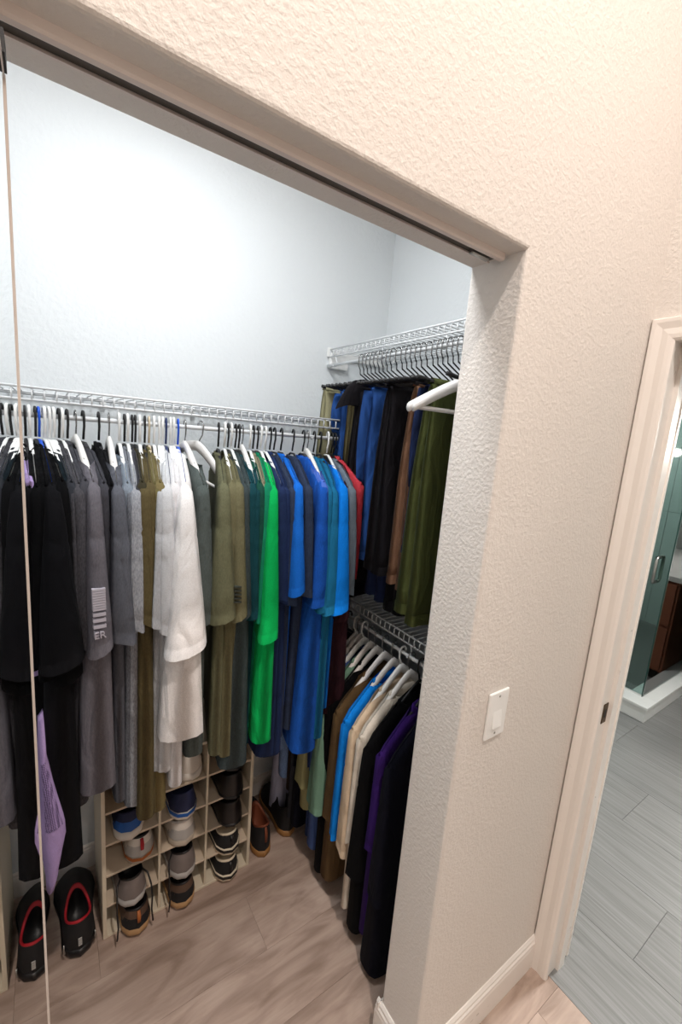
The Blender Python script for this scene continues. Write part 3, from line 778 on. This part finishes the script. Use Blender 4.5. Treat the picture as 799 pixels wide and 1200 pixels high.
# hook x, near-edge x, hanger, fabric, look, look is unique, sleeve width, sleeve hem z, near-edge y, body hem z, body hem thickness
BACK = [
(-0.077,-0.074,'white','black','black t-shirt',0,0.030,1.150,1.090,0.620,0.040),
(-0.066,-0.062,'black','black','black t-shirt',0,0.030,1.140,1.080,0.600,0.040),
(-0.056,-0.034,'white','lilac','lilac shirt with a dotted cuff',1,0.050,1.100,1.100,0.740,0.040),
(-0.054,-0.050,'black','black','black t-shirt',0,0.040,1.120,1.070,0.600,0.040),
(-0.044,-0.035,'black','black2','black t-shirt',0,0.040,1.150,1.080,0.610,0.040),
(-0.036,-0.021,'white','black','black t-shirt',0,0.050,1.140,1.060,0.630,0.050),
(-0.024,-0.005,'black','black','black t-shirt',0,0.050,1.100,1.060,0.600,0.060),
(-0.017,0.013,'blue','black2','washed black t-shirt with a wide sleeve',1,0.085,1.135,1.020,0.600,0.080),
(-0.006,0.029,'white','black','black t-shirt',0,0.060,1.090,1.050,0.580,0.060),
(0.004,0.038,'white','inkteal','blue-black t-shirt',0,0.030,1.160,1.070,0.640,0.030),
(0.013,0.044,'white','charcoal','charcoal t-shirt',0,0.030,1.170,1.070,0.660,0.030),
(0.024,0.052,'black','charheather','charcoal heather t-shirt',0,0.035,1.170,1.060,0.700,0.040),
(0.031,0.059,'white','charheather','charcoal heather t-shirt',0,0.040,1.160,1.050,0.720,0.050),
(0.042,0.070,'black','dkgrey','dark grey t-shirt',0,0.035,1.170,1.060,0.730,0.040),
(0.060,0.088,'wood','greyflag','grey t-shirt with a pale flag print on its sleeve',1,0.055,1.155,1.020,0.770,0.085),
(0.077,0.105,'black','dkgrey','dark grey t-shirt',0,0.030,1.170,1.070,0.730,0.040),
(0.112,0.118,'black','black2','black t-shirt between grey ones',0,0.030,1.170,1.080,0.700,0.030),
(0.136,0.128,'wood','slate','slate grey t-shirt on a broad white hanger',1,0.060,1.165,1.030,0.660,0.030),
(0.160,0.150,'white','bluegrey','pale blue-grey t-shirt',0,0.030,1.190,1.070,0.680,0.030),
(0.173,0.156,'black','heather','grey heather t-shirt',0,0.035,1.180,1.050,0.655,0.035),
(0.181,0.165,'white','ltheather','light grey heather t-shirt',0,0.040,1.190,1.040,0.650,0.050),
(0.192,0.176,'black','dkgrey','dark grey t-shirt',0,0.030,1.210,1.070,0.660,0.030),
(0.200,0.180,'black','dkolive','dark olive t-shirt',0,0.030,1.210,1.070,0.620,0.040),
(0.211,0.182,'white','olivebrown','olive brown t-shirt',0,0.045,1.200,1.040,0.600,0.050),
(0.224,0.195,'black','olivebrown','olive brown t-shirt',0,0.035,1.190,1.050,0.600,0.050),
(0.235,0.207,'beige','olive','olive t-shirt on a beige hanger',1,0.030,1.210,1.060,0.600,0.050),
(0.248,0.217,'white','khakigreen','khaki green t-shirt',0,0.035,1.210,1.060,0.610,0.050),
(0.262,0.216,'white','palegrey','pale grey t-shirt',0,0.050,1.185,1.030,0.750,0.050),
(0.271,0.224,'white','offwhite','off-white t-shirt',0,0.050,1.170,1.020,0.740,0.050),
(0.280,0.240,'navy','offwhite','off-white t-shirt',0,0.040,1.190,1.050,0.800,0.050),
(0.292,0.250,'white','white','white t-shirt',0,0.040,1.190,1.050,0.720,0.050),
(0.301,0.260,'white','white','white t-shirt',0,0.060,1.140,1.030,0.700,0.040),
(0.313,0.266,'blue','white2','bright white t-shirt with a wide sleeve',1,0.100,1.125,0.985,0.870,0.125),
(0.332,0.325,'wood','greengrey','green-grey t-shirt on a broad white hanger',1,0.070,1.170,1.050,0.730,0.050),
(0.432,0.362,'black','sage','sage olive t-shirt',0,0.075,1.180,1.020,0.740,0.035),
(0.451,0.391,'white','olive2','olive t-shirt',0,0.055,1.180,1.030,0.730,0.040),
(0.462,0.405,'black','olive2','olive t-shirt with a small sleeve print',1,0.050,1.180,1.020,0.700,0.040),
(0.472,0.428,'white','dkslate','dark slate green t-shirt',0,0.050,1.170,1.040,0.680,0.090),
(0.486,0.446,'black','dkslate','dark slate green t-shirt',0,0.040,1.180,1.060,0.700,0.050),
(0.497,0.452,'black','dkteal','dark teal t-shirt',0,0.040,1.170,1.050,0.720,0.040),
(0.508,0.462,'wood','dkteal','dark teal t-shirt on a broad white hanger',1,0.040,1.160,1.050,0.720,0.040),
(0.534,0.472,'white','pine','pine green t-shirt',0,0.035,1.170,1.050,0.750,0.040),
(0.545,0.487,'black','tan','taupe t-shirt between green ones',1,0.030,1.150,1.060,0.760,0.030),
(0.560,0.491,'black','midgreen','mid green t-shirt',1,0.045,1.150,1.040,0.780,0.050),
(0.571,0.502,'white','green','bright green t-shirt with a long flared sleeve',1,0.060,1.100,1.010,0.750,0.070),
(0.586,0.544,'white','navy','navy t-shirt',0,0.055,1.200,1.060,0.640,0.080),
(0.604,0.555,'black','navy','navy t-shirt',0,0.055,1.190,1.060,0.640,0.080),
(0.619,0.580,'black','navyslate','navy grey t-shirt',0,0.045,1.180,1.050,0.700,0.050),
(0.644,0.589,'black','blue','clear blue t-shirt',0,0.050,1.220,1.030,0.800,0.030),
(0.688,0.627,'black','navyslate','navy grey t-shirt',0,0.050,1.200,1.050,0.700,0.050),
(0.728,0.675,'black','royal','royal blue t-shirt',1,0.060,1.170,1.030,0.650,0.100),
(0.744,0.678,'wood','peri','periwinkle blue t-shirt on a broad white hanger',1,0.050,1.160,1.040,0.680,0.050),
(0.771,0.691,'black','tealblue','teal blue t-shirt',0,0.050,1.150,1.030,0.660,0.050),
(0.796,0.706,'black','tealblue','teal blue t-shirt',0,0.055,1.145,1.020,0.680,0.050),
(0.827,0.737,'white','azure','azure blue t-shirt nearest the corner trousers',1,0.070,1.145,1.010,0.750,0.030),
(0.845,0.786,'black','steelgrey','steel grey t-shirt',1,0.045,1.190,1.040,0.750,0.030),
(0.856,0.834,'black','red','muted red t-shirt mostly hidden beside the trousers',1,0.030,1.220,1.090,0.750,0.030),
(0.875,0.770,'black','maroon','dark maroon t-shirt hanging behind the trousers',1,0.050,1.100,1.050,0.720,0.120),
]
YR = 1.310
roots = {}
for i, (x, nxx, hk, key, look, uniq, sw_, sb, ny, bb, bw) in enumerate(BACK):
    o = ordinal(i+1)
    near = YR-ny; rz = math.atan2(nxx-x, near)
    lab = look+(' on the back wall rod' if uniq else ', %s garment from the mirrored door' % o)
    roots[i] = tee(x, YR, ZR1, rz, key, lab, 'shirts on the back wall rod', sw_, sb, near/math.cos(rz), bb, bw, hk_=hk, bh=(near-.035 if bw >= .07 else near-.085 if bw < .031 else near-.058+random.uniform(-.008, .012)))
    hanger(hk, (x, YR, ZR1), rz, '%s hanger holding the %s garment from the mirrored door' % (HCOL[hk], o), 'hangers on the back wall rod')
    if key == 'lilac':
        ph = 1.0; RR = []
        for z, w_, b_, cx_ in ((1.0, .010, .03, .0), (.90, .018, .035, .0), (.80, .040, .04, .010), (.72, .064, .04, .018), (.685, .066, .04, .018), (.62, .044, .035, .014), (.56, .026, .03, .010), (.525, .018, .02, .006)):
            RR.append([(cx_+w_/2*math.cos(a)*(1+.12*math.sin(3*a)), -(near+.01)+b_*math.sin(a), z-ZR1+.010*math.cos(a)) for a in [2*PI*q/16 for q in range(16)]])
        MB().rings(RR, True, True, True).build('long_sleeve', fab('lilac'), roots[i])
        d = [[(p[0]*1.02+.0, p[1]-.0025, p[2]) for p in r[10:14]] for r in RR[1:4]]
        MB().rings(d, False).build('dotted_cuff', fabric('lilacdots', FAB['lilac'][0], dots=True), roots[i])
    if key == 'greyflag':
        pm = plain('sleeve_print', (186, 180, 190), .8); nr = near/math.cos(rz)
        pb = MB(); ys = lambda z: -sleeve_y(roots[i]['tip'], sb-ZR1, nr, z-ZR1)-.0085
        px0, px1 = -.017, .009
        def slab(z0, z1, a, b_):
            y0, y1 = ys(z0), ys(z1)
            pb.add([(a, y0, z0-ZR1), (b_, y0, z0-ZR1), (b_, y1, z1-ZR1), (a, y1, z1-ZR1), (a, y0+.012, z0-ZR1), (b_, y0+.012, z0-ZR1), (b_, y1+.012, z1-ZR1), (a, y1+.012, z1-ZR1)],
                   [(0, 1, 2, 3), (7, 6, 5, 4), (0, 4, 5, 1), (1, 5, 6, 2), (2, 6, 7, 3), (3, 7, 4, 0)], False)
        for q in range(9): slab(1.262+q*.0055, 1.262+q*.0055+.0042, px0, px1)      # hatched block
        for z in (1.249, 1.236, 1.222): slab(z, z+.007, px0, px1-.001)
        fl = pb.build('flag_print', pm, roots[i])
        cu = bpy.data.curves.new('sleeve_lettering', 'FONT'); cu.body = 'ER'; cu.size = .022; cu.extrude = .012; cu.align_x = 'CENTER'
        cu.materials.append(pm)
        tmp = bpy.data.objects.new('lettering_source', cu); C.objects.link(tmp); bpy.context.view_layer.update()
        tme_ = bpy.data.meshes.new_from_object(tmp.evaluated_get(bpy.context.evaluated_depsgraph_get()))
        bpy.data.objects.remove(tmp); bpy.data.curves.remove(cu)
        tx = link('sleeve_lettering', tme_, roots[i])
        tx.rotation_euler = (PI/2, 0, 0); tx.location = (-.005, ys(1.205)+.0110, 1.199-ZR1)
    if 'sleeve print' in look:
        pm2 = plain('small_print', (52, 56, 48), .8); nr = near/math.cos(rz); pb = MB()
        for q in range(5):
            z_ = 1.23-ZR1+q*.010; y_ = -sleeve_y(roots[i]['tip'], sb-ZR1, nr, z_)-.0075
            pb.box(-.012, .006, y_, y_+.012, z_, z_+.004)
        pb.build('bar_print', pm2, roots[i])
# the empty wooden hanger turned towards the room
hanger('wood', (.377, YR, ZR1), .35, 'empty broad white wooden hanger turned askew beside the sage olive t-shirt', 'hangers on the back wall rod', .22)

# ------------------------------------------------------------------ lower right rod (runs along y)
XRD = .984
LOW = [   # y, hanger, fabric, look, sleeve width, sleeve hem z, near reach, body hem z, body thickness
 (1.45, 'beige', 'paleviolet', 'pale violet long-sleeved shirt', .045, .06, .225, .30, .05),
 (1.41, 'white', 'stripeblue', 'pale blue long-sleeved shirt', .045, .38, .235, .25, .05),
 (1.375, 'wood', 'dkbrown', 'dark brown shirt', .04, .42, .21, .20, .04),
 (1.34, 'wood', 'charcoal', 'charcoal shirt', .04, .42, .21, .12, .04),
 (1.30, 'black', 'nightnavy', 'blue-black shirt', .04, .38, .21, .10, .06),
 (1.245, 'white', 'khaki', 'khaki green shirt', .06, .34, .222, .22, .05),
 (1.222, 'wood', 'navy', 'navy shirt', .03, .42, .20, .10, .03),
 (1.195, 'white', 'denimshirt', 'denim blue shirt', .04, .44, .205, .08, .05),
 (1.155, 'wood', 'sagegreen', 'sage green shirt', .10, .33, .228, .31, .05),
 (1.115, 'wood', 'black', 'black shirt between sage green and brown ones', .035, .40, .205, .06, .05),
 (1.070, 'wood', 'brown', 'brown shirt', .06, .32, .200, .07, .06),
 (1.020, 'wood', 'brightblue', 'bright blue shirt', .032, .31, .215, .30, .03),
 (.978, 'white', 'beige', 'beige shirt', .07, .30, .215, .29, .05),
 (.935, 'wood', 'ivory', 'ivory shirt', .03, .36, .205, .10, .03),
 (.888, 'black', 'black', 'black shirt between ivory and purple ones', .06, .27, .215, .05, .06),
 (.840, 'black', 'purple', 'purple shirt', .04, .42, .200, .10, .04),
 (.790, 'black', 'nightnavy', 'midnight navy shirt beside the door jamb wall', .08, .30, .215, .035, .09),
]
for i, (y, hk, key, look, sw_, sb, near, bb, bw) in enumerate(LOW):
    rz = -PI/2+random.uniform(-.03, .05)
    tee(XRD, y, ZR3, rz, key, look+' on the low right-hand rod', 'shirts on the low right rod', sw_, sb, near, bb, bw, name='button_shirt', collar='stand', top=-.070, hk_=hk, bh=near-.012, ws=.196, low=True)
    hanger(hk, (XRD, y, ZR3), rz, '%s hanger holding the %s' % (HCOL[hk], look), 'hangers on the low right rod', low=True)

# ------------------------------------------------------------------ trousers on the upper right rod
PF = dict(ptan=fabric('ptan', (150, 146, 116)), pjean=fabric('pjean', (40, 74, 134), denim=True), polive=fabric('polive', (96, 88, 62)), pblack=fabric('pblack', (28, 26, 29)), pnavy=fabric('pnavy', (30, 40, 70), denim=True),
          pbrown=fabric('pbrown', (124, 92, 72)), pcargo=fabric('pcargo', (76, 82, 46)), pdark=fabric('pdark', (14, 13, 16)))
def slack_hanger(loc, rz, label):
    e = empty('trouser_hanger', loc, rz); zb = -.126
    MB().tube(arc(0, .0065, .0135, -.4, PI, 9)+[(0, -.0135, -.02), (0, -.004, -.036)], .0021, 6).build('hook', M['chrome'], e)
    MB().tube([(0, -.004, -.034), (0, -.002, -.052), (0, .13, zb+.012), (0, .148, zb+.004), (0, .148, zb)], .0023, 6).build('neck_wire', M['plastic_black'], e)
    MB().tube([(0, .148, zb), (0, -.135, zb+.006)], .0045, 8).build('bar', M['plastic_black'], e)
    MB().tube([(0, -.125, zb+.006), (0, -.165, zb+.010)], .0058, 8).build('end_tip', M['plastic_black'], e)
    tag(e, label, 'hanger', 'trouser hangers on the high right rod')
def trousers(loc, rz, mt, label, w0, w1, yc, l1, l2, th, bulge, name='trousers', cuff=None, flap=False, pocket=False):
    e = empty(name, loc, rz); zt_ = -.118; ph = random.uniform(0, 6)
    for s_, l_ in ((1, l1), (-1, l2)):
        rows = loft_body(w0, w1, lambda s, d: zt_-.012*abs(s)**4, zt_-l_, .012, th, bulge, ph+s_, NC=13)
        rows = [[(p[0]*(1)+s_*(.004+.010*sm(k/4)), p[1]+yc, p[2]) for p in r] for k, r in enumerate(rows)]
        lg = MB().rings(rows, True, True, True).build('leg', mt, e)
        hm = [[(p[0]*1.0+(p[0]-s_*.014)*.06, yc+(p[1]-yc)*1.012, p[2]) for p in r] for r in rows[-2:]]
        hm = [[tuple(a+(b-a)*.55 for a, b in zip(p, q)) for p, q in zip(hm[0], hm[1])], hm[1]]
        MB().rings(hm).build('hem', mt, lg)
    # cap over the bar
    R = []
    for k in range(9):
        a = PI*k/8; R.append([(.013*math.cos(a), yc+q*w0, zt_-.010+.016*math.sin(a)) for q in (-1, -.5, 0, .5, 1)])
    MB().rings(R, False).build('fold', mt, e)
    if flap:
        R = []
        for k in range(6):
            f = k/5; R.append([(.016*math.cos(a)-.01*f, yc-w0*.5-.03-.03*math.sin(f*1.3)+.060*math.sin(a)*(.9+.2*f), zt_+.010-.085*f+.01*math.cos(2*a)) for a in [2*PI*q/14 for q in range(14)]])
        MB().rings(R, True, True, False).build('waistband', mt, e)
    if pocket:
        for z in (-.25, -.38): bevelled('pocket', [(-.026, .026, yc-w0-.012, yc-w0+.05, zt_+z-.05, zt_+z+.05)], mt, e, .006)
    if cuff:
        R = []
        for k in range(13):
            a = PI*k/12; R.append([(.03*math.cos(b_)*.4-.01, yc-w0+.012+.032*math.sin(b_)-.010*math.sin(a), zt_-.02-cuff*k/12) for b_ in [2*PI*q/12 for q in range(12)]])
        MB().rings(R, True, True, True).build('folded_leg', mt, e)
    tag(e, label, 'trousers', 'trousers on the high right rod'); return e
TR = [  # y, fabric, look, top half-width, bottom half-width, centre, fall 1, fall 2, thickness, wave, kwargs
 (1.36, 'ptan', 'khaki trousers', .10, .11, -.055, .62, .60, .030, .004, {}),
 (1.315, 'pjean', 'mid blue jeans next to the khaki trousers', .085, .095, -.025, .66, .62, .036, .007, {'cuff': .14}),
 (1.27, 'polive', 'olive brown trousers', .085, .09, -.015, .60, .55, .030, .005, {}),
 (1.225, 'pdark', 'black trousers behind the charcoal pair', .11, .12, .04, .74, .73, .04, .005, {}),
 (1.18, 'pblack', 'charcoal trousers with a folded-over waistband', .095, .105, -.035, .66, .68, .05, .007, {'flap': True}),
 (1.125, 'pjean', 'blue jeans with a looped folded leg', .09, .10, -.035, .58, .56, .045, .009, {'cuff': .30}),
 (1.08, 'pnavy', 'dark indigo jeans beside the looped blue jeans', .11, .12, .035, .73, .70, .035, .006, {}),
 (1.035, 'pblack', 'smooth charcoal trousers behind the empty hangers', .10, .11, -.03, .60, .58, .05, .005, {}),
 (.985, 'pdark', 'black trousers in front of the smooth charcoal pair', .11, .12, .045, .74, .73, .04, .005, {}),
 (.945, 'pbrown', 'brown trousers', .08, .09, -.02, .64, .60, .03, .005, {}),
 (.905, 'pnavy', 'dark indigo jeans between brown and army green trousers', .085, .095, -.015, .54, .50, .035, .006, {'cuff': .28}),
 (.865, 'pcargo', 'army green cargo trousers', .085, .095, -.03, .70, .68, .045, .007, {}),
 (.775, 'pdark', 'black trousers nearest the door jamb wall', .11, .12, .04, .74, .72, .04, .005, {}),
]
for i, (y, k, look, w0, w1, yc, l1, l2, th, bl_, kw) in enumerate(TR):
    rz = -PI/2+random.uniform(-.05, .05)
    trousers((XRD, y, ZR2), rz, PF[k], look+' on the high right rod', w0, w1, yc, l1, l2, th, bl_, name='jeans' if 'jeans' in look else 'trousers', **kw)
    slack_hanger((XRD, y, ZR2), rz, 'black open-ended trouser hanger carrying the %s' % look)
for k in range(len(TR)-1):
    ya, yb = TR[k][0], TR[k+1][0]
    if ya-yb > .06: continue
    slack_hanger((XRD, (ya+yb)/2, ZR2), -PI/2+random.uniform(-.06, .06), 'empty trouser hanger just before the %s' % TR[k+1][2])
for y, lab in ((.822, 'empty white plastic hanger beside the army green trousers'), (.805, 'empty white plastic hanger in front of its empty twin')):
    e_ = hanger('long', (XRD, y, ZR2), -PI/2-.03, lab, 'empty hangers on the high right rod')
